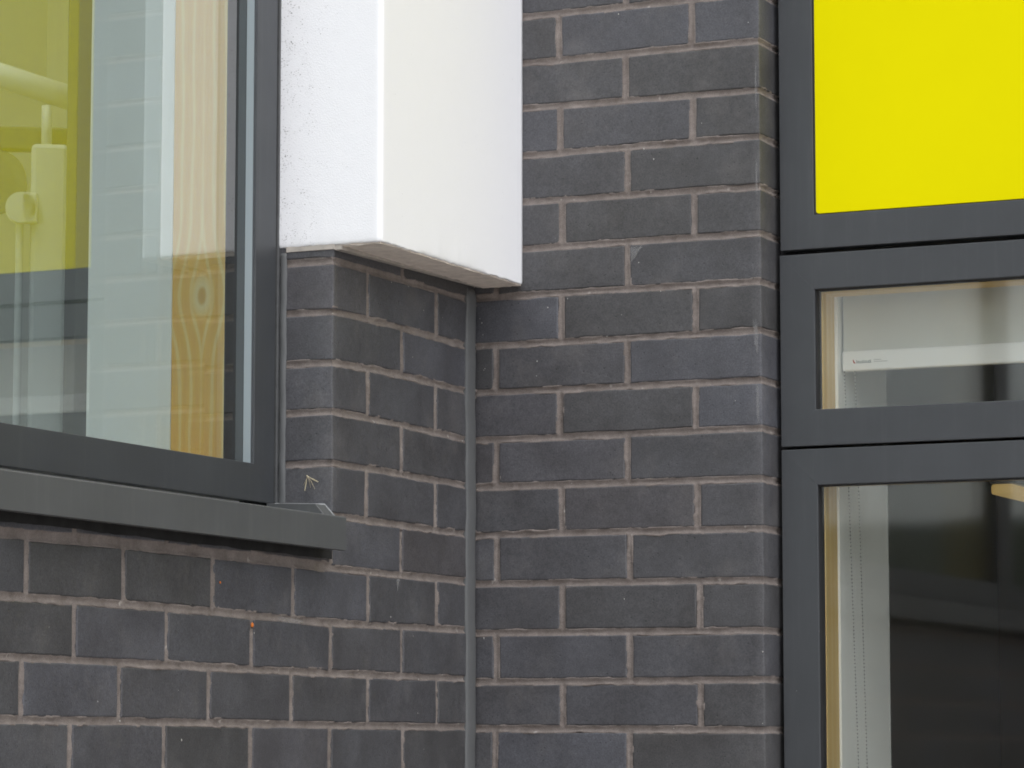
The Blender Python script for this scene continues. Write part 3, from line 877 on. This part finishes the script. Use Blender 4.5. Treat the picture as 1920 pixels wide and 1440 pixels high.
# roller blind behind the top light
BY = 0.163
rb = empty('roller_blind', (1.40, BY, 0.55), 'cream roller blind with a white bottom bar behind the narrow top window', 'blind')
b = MB(); b.box(0.5535, 2.22, BY - 0.0006, BY + 0.0006, 0.578, 0.735); b.build('fabric', M['fabric'], rb)
b = MB(); b.box(0.5525, 2.222, BY - 0.007, BY + 0.007, 0.5500, 0.5815, bev=0.003); bar = b.build('bottom_bar', M['white_bar'], rb)
# the printed mark: a red tick, a dark word and two faint lines of small print, too small to read
bx, bz, by = 0.5705, 0.5648, BY - 0.0074
b = MB(); b.prism([(bx, bz + 0.003), (bx + 0.0016, bz + 0.0022), (bx + 0.0035, bz - 0.0018), (bx + 0.0052, bz - 0.0026), (bx + 0.0032, bz - 0.0036), (bx + 0.0012, bz - 0.0022)], 'y', by, by + 0.0003)
b.build('printed_tick', M['red'], bar)
b = MB()
xx = bx + 0.0062
rs = random.Random(3)
for i in range(9):
    w = rs.choice((0.0017, 0.0021, 0.0024)); hgt = 0.0048 if i in (0, 4, 8) else 0.0034
    b.box(xx, xx + 0.0008, by, by + 0.0003, bz - 0.0030, bz - 0.0030 + hgt)
    b.box(xx + 0.0008, xx + w, by, by + 0.0003, bz - 0.0030, bz - 0.0022)
    if i % 2: b.box(xx + 0.0008, xx + w, by, by + 0.0003, bz - 0.0004, bz + 0.0004)
    xx += w + 0.0006
b.build('printed_word', M['ink'], bar)
b = MB()
for row, (zz, m_) in enumerate(((bz + 0.0010, 8), (bz - 0.0020, 14))):
    x2 = xx + 0.003
    for i in range(m_):
        w = rs.uniform(0.0008, 0.0014); b.box(x2, x2 + w, by, by + 0.0003, zz, zz + 0.0008); x2 += w + 0.0005
b.build('printed_lines', M['ink_pale'], bar)
b = MB()
for (xa, za, xb, zb_) in ((0.5563, 0.549, 0.5755, -0.20), (0.5735, 0.549, 0.5885, -0.20)):
    k = int((za - zb_) / 0.0056)
    for i in range(k):
        t = i / k
        b.ball((xa + (xb - xa) * t, 0.1575, za + (zb_ - za) * t), 0.0013, sub=1)
    b.tube((xa, 0.1575, za), (xb, 0.1575, zb_), 0.00018, n=4)
tag(b.build('bead_chain', M['chain'], rb, smooth=True), kind='stuff')

# ------------------------------------------------------------------ left window
FX = -0.090
VM = 3.02
VO, VI, VE, ZS, ZT = 0.4915, 0.5510, 4.30, 0.3200, 3.00
lf = empty('window', (-0.11, -1.4, 0.24), 'dark grey window with a projecting sill, yellow reflection in its glass', 'window', kind='thing')
for (q0, q1) in ((VO, VM), (VM + 0.001, VE)):
    ring(lf, 'l', FX, q0, q1, ZS, ZT, VI - VO, 0.055, 0.0545, 0.018, M['frame'])
    add_glazing(lf, 'l', q0 + 0.0585, q1 - 0.0585, ZS + 0.053, ZT - 0.054, -0.108, -0.1235, M['glass_l'])
b = MB(); b.box(-0.229, -0.1285, -VM - 0.052, -VM + 0.052, ZS + 0.053, ZT, bev=0.0012); b.build('timber_mullion', M['timber_r'], lf)
b = MB(); b.box(-0.1075, FX - 0.0055, -VI - 0.0010, -VI + 0.004, ZS + 0.0545, ZT - 0.055); b.build('glazing_strip', M['bead'], lf)
b = MB()
b.box(-0.141, -0.1085, -VI + 0.0003, -VO - 0.003, ZS + 0.002, ZT)
b.box(-0.141, -0.1278, -VE, -VI + 0.0003, ZS + 0.002, ZS + 0.0535)
b.build('gasket', M['black'], lf)
b = MB()
b.box(-0.229, -0.1412, -VI - 0.0012, -VO - 0.006, ZS + 0.004, ZT, bev=0.0012)
b.box(-0.229, -0.1412, -VE, -VI - 0.0015, ZS + 0.004, ZS + 0.0525, bev=0.0012)
tl = b.build('timber_lining', M['timber'], lf)
# trim and sealant closing the joint between frame and brick reveal
b = MB(); b.box(-0.104, -0.0945, -VO - 0.001, -VEXT + 0.004, 0.30, 3.0); b.build('gap_strip', M['black'], lf)
b = MB(); b.box(-0.0945, -0.0885, -0.4874, -0.4800, 0.322, 3.0, bev=0.001); b.build('trim', M['sealant_dark'], lf)
me = bpy.data.meshes.new('sealant_bead')
V, F = [], []
zs = np.linspace(0.318, 0.688, 70)
for k, z in enumerate(zs):
    w = 0.0005 * math.sin(z * 60) + 0.0004 * math.sin(z * 173 + 1)
    for i in range(7):
        t = math.pi * i / 6
        V.append((-0.0826 + 0.0055 * math.cos(t) + w * 0.6, -0.4808 - 0.0032 * math.sin(t) - (0.0006 * math.sin(z * 90) * math.sin(t)), z))
for k in range(len(zs) - 1):
    for i in range(6): F.append((k * 7 + i, k * 7 + i + 1, (k + 1) * 7 + i + 1, (k + 1) * 7 + i))
F.append(tuple(range(7))); F.append(tuple((len(zs) - 1) * 7 + i for i in reversed(range(7))))
me.from_pydata(V, [], F)
bm = bmesh.new(); bm.from_mesh(me); bmesh.ops.recalc_face_normals(bm, faces=bm.faces[:]); bm.to_mesh(me); bm.free()
link('sealant_bead', me, M['sealant'], lf, world=True, smooth=True)
# pressed metal sill: nose, sloping top, drip and end upstand
SN = 0.041
b = MB()
b.prism([(SN, 0.2478), (SN, 0.2945), (SN - 0.002, 0.2960), (-0.104, 0.3110), (-0.104, 0.3070), (SN - 0.004, 0.2920), (SN - 0.003, 0.2515), (SN - 0.012, 0.2505), (SN - 0.012, 0.2478)], 'y', -4.30, -0.5140, bev=0.0005, seg=1)
sill = b.build('sill', M['sill'], lf)
b = MB()
b.prism([(0.0075, 0.2860), (0.0075, 0.2975), (-0.010, 0.3165), (-0.090, 0.3195), (-0.090, 0.2900)], 'y', -0.5135, -0.4815, bev=0.0006, seg=1)
b.build('end_cap', M['sill'], sill)
b = MB()
for (p, q) in (((-0.088, 0.3205), (-0.012, 0.3172)), ((-0.012, 0.3172), (0.006, 0.2985))):
    b.tube((p[0], -0.4825, p[1]), (q[0], -0.4825, q[1]), 0.0017, n=8)
b.ball((-0.089, -0.4850, 0.3190), 0.0042, sub=2, scale=(1.5, 1.2, 0.8))
b.build('sealant_line', M['pale_sealant'], sill, smooth=True)

# added black strip below the sill: painted shade with a wavy lower edge
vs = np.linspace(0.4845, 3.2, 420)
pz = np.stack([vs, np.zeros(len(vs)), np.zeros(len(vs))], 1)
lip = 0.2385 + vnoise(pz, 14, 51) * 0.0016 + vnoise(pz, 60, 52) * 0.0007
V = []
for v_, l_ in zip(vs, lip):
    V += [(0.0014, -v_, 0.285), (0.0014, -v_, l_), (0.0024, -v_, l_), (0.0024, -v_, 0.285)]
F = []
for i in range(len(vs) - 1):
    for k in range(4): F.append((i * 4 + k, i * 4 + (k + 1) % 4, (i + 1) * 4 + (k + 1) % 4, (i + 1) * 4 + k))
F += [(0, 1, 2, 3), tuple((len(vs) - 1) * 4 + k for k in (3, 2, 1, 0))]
me = bpy.data.meshes.new('sill_shade_strip'); me.from_pydata(V, [], F)
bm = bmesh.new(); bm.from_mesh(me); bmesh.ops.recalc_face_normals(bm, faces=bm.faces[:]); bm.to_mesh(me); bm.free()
link('sill_shade_strip', me, M['sill_shade'], lf, world=True)

# ------------------------------------------------------------------ inside of the building
FZ, CZ = -0.62, 3.3
iw = MB()
XI, YI = -0.3725, 0.378
LR = 0.5535     # plaster reveal of the left window
iw.prism([(-0.2295, -LR), (XI, -LR), (XI, YI), (0.5500, YI), (0.5500, 0.1448), (0.4880, 0.1448), (0.4880, 0.108), (-0.11, 0.108), (-0.11, -0.30), (-0.11, -0.47), (-0.2295, -0.47)], 'z', FZ, CZ)
iw.box(XI, -0.112, -5.0, -LR, FZ, 0.322)                 # below the left window
iw.box(XI, -0.112, -5.0, -LR, 2.95, CZ)
iw.box(XI, -0.112, -5.0, -4.26, 0.322, 2.95)
iw.box(0.55, 2.26, 0.146, YI, 0.742, CZ)                 # behind the spandrel
iw.box(0.55, 2.26, 0.146, YI, FZ, -0.56)
iw.box(2.26, 4.0, 0.1, YI, FZ, CZ)
tag(iw.build('inner_wall', M['plaster']), 'white plastered inner wall and window reveals', kind='structure')
b = MB()
b.box(-0.60, 4.0, 4.8, 5.0, FZ, CZ); b.box(4.0, 4.2, 0.1, 5.0, FZ, CZ)
tag(b.build('room_wall', M['room']), 'grey walls of the room behind the right-hand windows', kind='structure')
b = MB()
b.box(-2.2, -2.0, -5.0, 2.0, FZ, CZ); b.box(-2.0, XI, -5.2, -5.0, FZ, CZ); b.box(-2.0, -0.70, 1.8, 2.0, FZ, CZ); b.box(-0.70, -0.60, YI, 4.8, FZ, CZ)
tag(b.build('room_wall', M['room_light']), 'pale walls of the room behind the left window', kind='structure')
b = MB(); b.prism([(-2.2, -5.2), (XI, -5.2), (XI, YI), (4.2, YI), (4.2, 5.0), (-0.7, 5.0), (-0.7, 2.0), (-2.2, 2.0)], 'z', FZ - 0.2, FZ)
tag(b.build('floor', M['room_floor']), 'dark carpet floor of the room behind the glass', kind='structure')
b = MB()
b.box(-0.55, -0.112, -5.2, 0.1, CZ, CZ + 0.2); b.box(-2.2, -1.75, -5.2, 2.0, CZ, CZ + 0.2)      # round an unseen opening added to brighten the left room
b.box(-1.75, -0.55, -5.2, -3.2, CZ, CZ + 0.2); b.box(-1.75, -0.55, 0.1, 2.0, CZ, CZ + 0.2)
b.box(-0.55, 4.2, 0.1, 5.0, CZ, CZ + 0.2); b.box(-0.70, -0.55, 2.0, 5.0, CZ, CZ + 0.2)
tag(b.build('ceiling', M['ceiling']), 'ceiling of the room behind the glass', kind='structure')
# the facade beyond the picture's edges
b = MB()
b.box(-0.112, -0.001, -9.0, -4.302, GZ, 5.0); b.box(-0.112, -0.001, -4.302, -VEXT - 0.02, 3.002, 5.0); b.box(-0.111, -0.002, -4.302, -LEND, GZ, 0.2850)
b.box(UE, 7.0, 0.0, 0.1, GZ, 5.0); b.box(UO, UE, 0.0, 0.1, 1.802, 5.0); b.box(UO, UE, 0.001, 0.1, GZ, -0.602)
tag(b.build('facade', M['brick']), 'plain dark facade continuing beyond both windows', kind='structure')

b = MB(); b.box(-1.80, -0.50, -3.25, 0.15, CZ + 0.21, CZ + 0.22)  # out-of-view pane over the ceiling opening added to let skylight in
tag(b.build('added_light_opening_pane', M['glass_r']), 'unseen glass pane over a ceiling opening added to brighten the left room', 'light helper')

dc = empty('steel_column', (-0.62, -0.1949, FZ), 'dark steel column in the room beside the pale plaster edge, behind the left glass', 'column', rz=R(33.0))
b = MB(); b.box(-0.022, 0.045, -0.006, 0.0, 0.0, CZ - FZ, bev=0.001); b.box(-0.022, 0.045, 0.08, 0.086, 0.0, CZ - FZ, bev=0.001); b.build('flange', M['steel'], dc, world=False)
b = MB(); b.box(0.007, 0.014, 0.0, 0.08, 0.0, CZ - FZ); b.build('web', M['steel'], dc, world=False)

# linear lamp hanging in the dark room, seen at the top edge of the lower right glass
lm = empty('hanging_lamp', (0.215, 2.8, 0.528), 'warm glowing linear lamp hanging in the dark room, upper right of the tall glass', 'lamp')
ml, mn, mlk, mb_ = mat_new('warm_lamp')
mb_.inputs['Base Color'].default_value = (0.7, 0.6, 0.35, 1)
mb_.inputs['Emission Color'].default_value = (1.0, 0.66, 0.20, 1)
mb_.inputs['Emission Strength'].default_value = 0.12
LX, LZ = 0.2151, 0.5283
b = MB(); b.box(LX, LX + 0.05, 2.05, 3.6, LZ - 0.022, LZ, bev=0.006); b.build('diffuser', ml, lm)
b = MB(); b.box(LX - 0.004, LX + 0.054, 2.05, 3.6, LZ + 0.0005, LZ + 0.02, bev=0.003); b.build('housing', M['metal_dark'], lm)
for yy in (2.3, 3.3):
    b = MB(); b.tube((LX + 0.025, yy, LZ + 0.02), (LX + 0.025, yy, CZ), 0.002, n=6); b.build('cable', M['metal_dark'], lm)

# pale metal stand seen through the left glass
st = empty('equipment_stand', (-0.80, -0.0157, FZ), 'pale metal stand with a round clamp knob, seen through the left glass', 'stand', rz=R(33.0))
K = 1 / 1094.0
def sl(px): return (px - 92) * K
zc = 0.9826 - FZ
def sz(py): return zc - (py - 275) * K * 1.02
b = MB(); b.box(sl(62), sl(130), -0.03, 0.04, 0.0, sz(275), bev=0.008); b.build('column', M['metal'], st, world=False)
b = MB(); b.box(sl(36), sl(50), -0.028, 0.0, 0.0, sz(380), bev=0.005); b.build('side_rail', M['metal'], st, world=False)
b = MB(); b.tube((sl(89), 0, sz(276)), (sl(89), 0, sz(200)), 0.009, n=16); b.build('rod', M['metal'], st, world=False, smooth=True)
b = MB(); b.tube((sl(-160), 0.01, sz(95)), (sl(215), 0.02, sz(205)), 0.021, n=20); b.build('top_tube', M['metal'], st, world=False, smooth=True)
b = MB(); b.box(sl(-160), sl(260), 0.10, 0.13, sz(262), sz(218), bev=0.004); b.build('cross_beam', M['metal_dark'], st, world=False)
b = MB(); b.tube((sl(-6), 0.03, sz(335)), (sl(-6), 0.05, sz(335)), 0.055, n=32); b.build('round_plate', M['metal_dark'], st, world=False, smooth=False)
b = MB(); b.tube((sl(45), -0.05, sz(396)), (sl(45), -0.028, sz(396)), 0.026, n=24); b.box(sl(45), sl(76), -0.05, -0.03, sz(424), sz(368), bev=0.004)
b.build('clamp_knob', M['metal'], st, world=False, smooth=False)

# ------------------------------------------------------------------ lime marks and mortar splashes on the brick faces
def smear_mat():
    m, n, l, b = mat_new('lime_bloom')
    tc = n.new('ShaderNodeTexCoord')
    t = nn(n, 'ShaderNodeTexNoise', Scale=160.0, Detail=6.0, Roughness=0.75); l.new(tc.outputs['Object'], t.inputs['Vector'])
    ln = nn(n, 'ShaderNodeVectorMath', operation='LENGTH'); l.new(tc.outputs['UV'], ln.inputs[0])
    f = math_n(n, l, 'SUBTRACT', 1.0, ln.outputs['Value'])
    f = math_n(n, l, 'MULTIPLY', math_n(n, l, 'ADD', f, math_n(n, l, 'MULTIPLY', math_n(n, l, 'ADD', t.outputs[0], -0.5), 1.6)), 0.75)
    cl = n.new('ShaderNodeClamp'); cl.inputs['Max'].default_value = 0.22; l.new(f, cl.inputs[0])
    l.new(cl.outputs[0], b.inputs['Alpha'])
    b.inputs['Base Color'].default_value = (0.42, 0.42, 0.42, 1); b.inputs['Roughness'].default_value = 0.9
    return m
M['bloom'] = smear_mat()
def smear(parent, side, pts, name='lime_mark'):
    cx = sum(p[0] for p in pts) / len(pts); cz = sum(p[1] for p in pts) / len(pts)
    V, UV = [(cx, cz)], [(0.0, 0.0)]
    k = 18
    n_ = len(pts)
    for i in range(k):
        t = i / k * n_; a_ = pts[int(t) % n_]; b_ = pts[(int(t) + 1) % n_]; f_ = t - int(t)
        V.append((a_[0] + (b_[0] - a_[0]) * f_, a_[1] + (b_[1] - a_[1]) * f_)); UV.append((math.cos(6.2832 * i / k), math.sin(6.2832 * i / k)))
    W = [(a_, -0.0013, z) if side == 'r' else (0.0013, -a_, z) for a_, z in V]
    F = [(0, 1 + i, 1 + (i + 1) % k) for i in range(k)]
    me = bpy.data.meshes.new(name); me.from_pydata(W, [], F)
    uv = me.uv_layers.new(name='UVMap')
    for lp_ in me.loops: uv.data[lp_.index].uv = UV[lp_.vertex_index]
    return link(name, me, M['bloom'], parent, world=True)
smear(wr, 'r', [(0.2625, 0.7440), (0.2850, 0.7425), (0.2640, 0.7150)])
smear(wr, 'r', [(0.466, 0.618), (0.4745, 0.617), (0.4740, 0.560), (0.468, 0.575)])
smear(wr, 'r', [(0.470, 0.520), (0.4755, 0.515), (0.4755, 0.455), (0.471, 0.460)])
smear(wr, 'r', [(0.4725, 1.02), (0.4755, 1.015), (0.475, 0.93), (0.4722, 0.95)])
smear(wr, 'r', [(0.4725, 0.87), (0.4755, 0.865), (0.475, 0.80), (0.4722, 0.81)])
smear(wlft, 'l', [(0.268, 0.221), (0.282, 0.221), (0.276, 0.198)])
smear(wlft, 'l', [(0.640, 0.151), (0.560, 0.148), (0.560, 0.142), (0.64, 0.142)])
rs = random.Random(11)
SPR = [(0.0046, 0.6449), (0.0080, 0.638), (0.0098, 0.6190), (0.0116, 0.5627), (0.0134, 0.565), (0.0120, 0.1405), (0.1225, 0.656), (0.1565, 0.668), (0.1040, 0.572), (0.2450, 1.113), (0.287, 0.895), (0.298, 0.826), (0.251, 0.197), (0.477, 0.113), (0.476, 0.006), (0.163, 0.378)]
SPL = [(0.1250, 0.632), (0.270, 0.697), (0.875, 0.157), (0.705, 0.125), (0.895, -0.022), (1.215, 0.115), (0.905, 0.043), (0.084, 0.304), (0.055, 0.446)]
b = MB()
for (u_, z_) in SPR + [(rs.uniform(0.02, 0.47), rs.uniform(-0.05, 1.12)) for _ in range(10)]:
    r_ = rs.choice((0.0006, 0.0008, 0.0011)); b.ball((u_, -0.0006, z_), r_, sub=1, scale=(1, 0.6, rs.uniform(1, 1.8)))
tag(b.build('mortar_splash', M['splash'], wr, smooth=True), kind='stuff')
b = MB()
for (v_, z_) in SPL + [(rs.uniform(0.06, 1.3), rs.uniform(-0.05, 0.24)) for _ in range(7)]:
    r_ = rs.choice((0.0006, 0.0009, 0.0012)); b.ball((0.0006, -v_, z_), r_, sub=1, scale=(0.6, 1, rs.uniform(1, 1.8)))
tag(b.build('mortar_splash', M['splash'], wlft, smooth=True), kind='stuff')

# ------------------------------------------------------------------ small living things and marks on the brick
cf = empty('crane_fly', (-0.0402, -0.4825, 0.3565), 'tiny straw coloured crane fly resting on the brick reveal above the sill end', 'insect')
def on_rev(px, py, lift=0.0012):
    # pixel-free placement: local offsets in millimetres on the reveal face
    return (-0.0402 + px * 0.001, -0.4812 - lift, 0.3565 + py * 0.001)
b = MB(); b.tube(on_rev(0, 3), on_rev(3, 1.2), 0.0011, 0.0007, n=8); b.ball(on_rev(-0.6, 3.4), 0.0012, sub=2); b.build('body', M['straw'], cf, smooth=True)
for dx, dz, w in ((18, -6, 0.9), (-4, -18, 0.8)):
    m_ = MB()
    p0 = Vector(on_rev(0, 3)); p1 = Vector(on_rev(dx, dz))
    d_ = (p1 - p0).normalized(); sd_ = d_.cross(Vector((0, 1, 0)))
    pts = [p0, p0 + (p1 - p0) * 0.5 + sd_ * w * 0.001, p1 + sd_ * 0.0006, p1 - sd_ * 0.0006, p0 + (p1 - p0) * 0.5 - sd_ * w * 0.001]
    bm2 = bmesh.new()
    A = [bm2.verts.new(p) for p in pts]; Bv = [bm2.verts.new(p + Vector((0, -0.0004, 0))) for p in pts]
    bm2.faces.new(A); bm2.faces.new(list(reversed(Bv)))
    for i in range(5): bm2.faces.new((A[i], Bv[i], Bv[(i + 1) % 5], A[(i + 1) % 5]))
    m_._merge(bm2); m_.build('wing', M['straw'], cf)
for dx, dz in ((12, -16), (5, -14), (-7, -10), (9, -11)):
    m_ = MB(); k_ = on_rev(dx * 0.5 + 2, dz * 0.35, 0.003)
    m_.tube(on_rev(1, 2), k_, 0.0003, n=5); m_.tube(k_, on_rev(dx, dz, 0.0004), 0.00025, n=5)
    m_.build('leg', M['pale_leg'], cf)

def beetle(y, z, r, label):
    e = empty('ladybird', (0.0, y, z), label, 'insect')
    m_ = MB(); m_.ball((0.0008, y, z), r, sub=2, scale=(0.7, 1.0, 1.25)); m_.build('shell', M['orange'], e, smooth=True)
    m_ = MB(); m_.ball((0.0006, y + 0.0002, z - r * 1.2), r * 0.5, sub=1); m_.build('head', M['black'], e, smooth=True)
beetle(-0.7110, 0.1357, 0.0028, 'small orange ladybird on the mortar joint two courses below the sill')
beetle(-0.799, 0.1899, 0.0014, 'minute orange ladybird on the brick just below the sill')

# ------------------------------------------------------------------ things across the yard, mirrored in the right-hand glass
hz = 2.27
me = bpy.data.meshes.new('hedge')
V, F = [], []
nx, prof_n = 160, 9
for i in range(nx + 1):
    x = -48 + 78 * i / nx
    for k in range(prof_n):
        t = math.pi * k / (prof_n - 1)
        w = 0.9 + 0.25 * math.sin(x * 1.3) * math.sin(k + x)
        h = hz - GZ + 0.015 * math.sin(x * 2.1) + 0.015 * math.sin(x * 5.3 + 2)
        V.append((x, -27 + w * math.cos(t), GZ + h * min(1, math.sin(t) * 1.5) ** 0.6 if 0 < k < prof_n - 1 else GZ))
for i in range(nx):
    for k in range(prof_n - 1):
        F.append((i * prof_n + k, (i + 1) * prof_n + k, (i + 1) * prof_n + k + 1, i * prof_n + k + 1))
me.from_pydata(V, [], F)
hg = link('hedge', me, M['hedge'])
tag(hg, 'long dark clipped hedge across the yard, mirrored in the lower right glass', 'hedge')
bl = empty('low_building', (-8, -40, GZ), 'long grey clad building behind the hedge across the yard', 'building')
b = MB(); b.box(-50, 32, -46, -38, GZ, 1.9); b.build('wall', M['cladding'], bl)
b = MB(); b.box(-50.3, 32.3, -46.3, -37.7, 1.9, 2.05); b.build('roof', M['dark_metal'], bl)
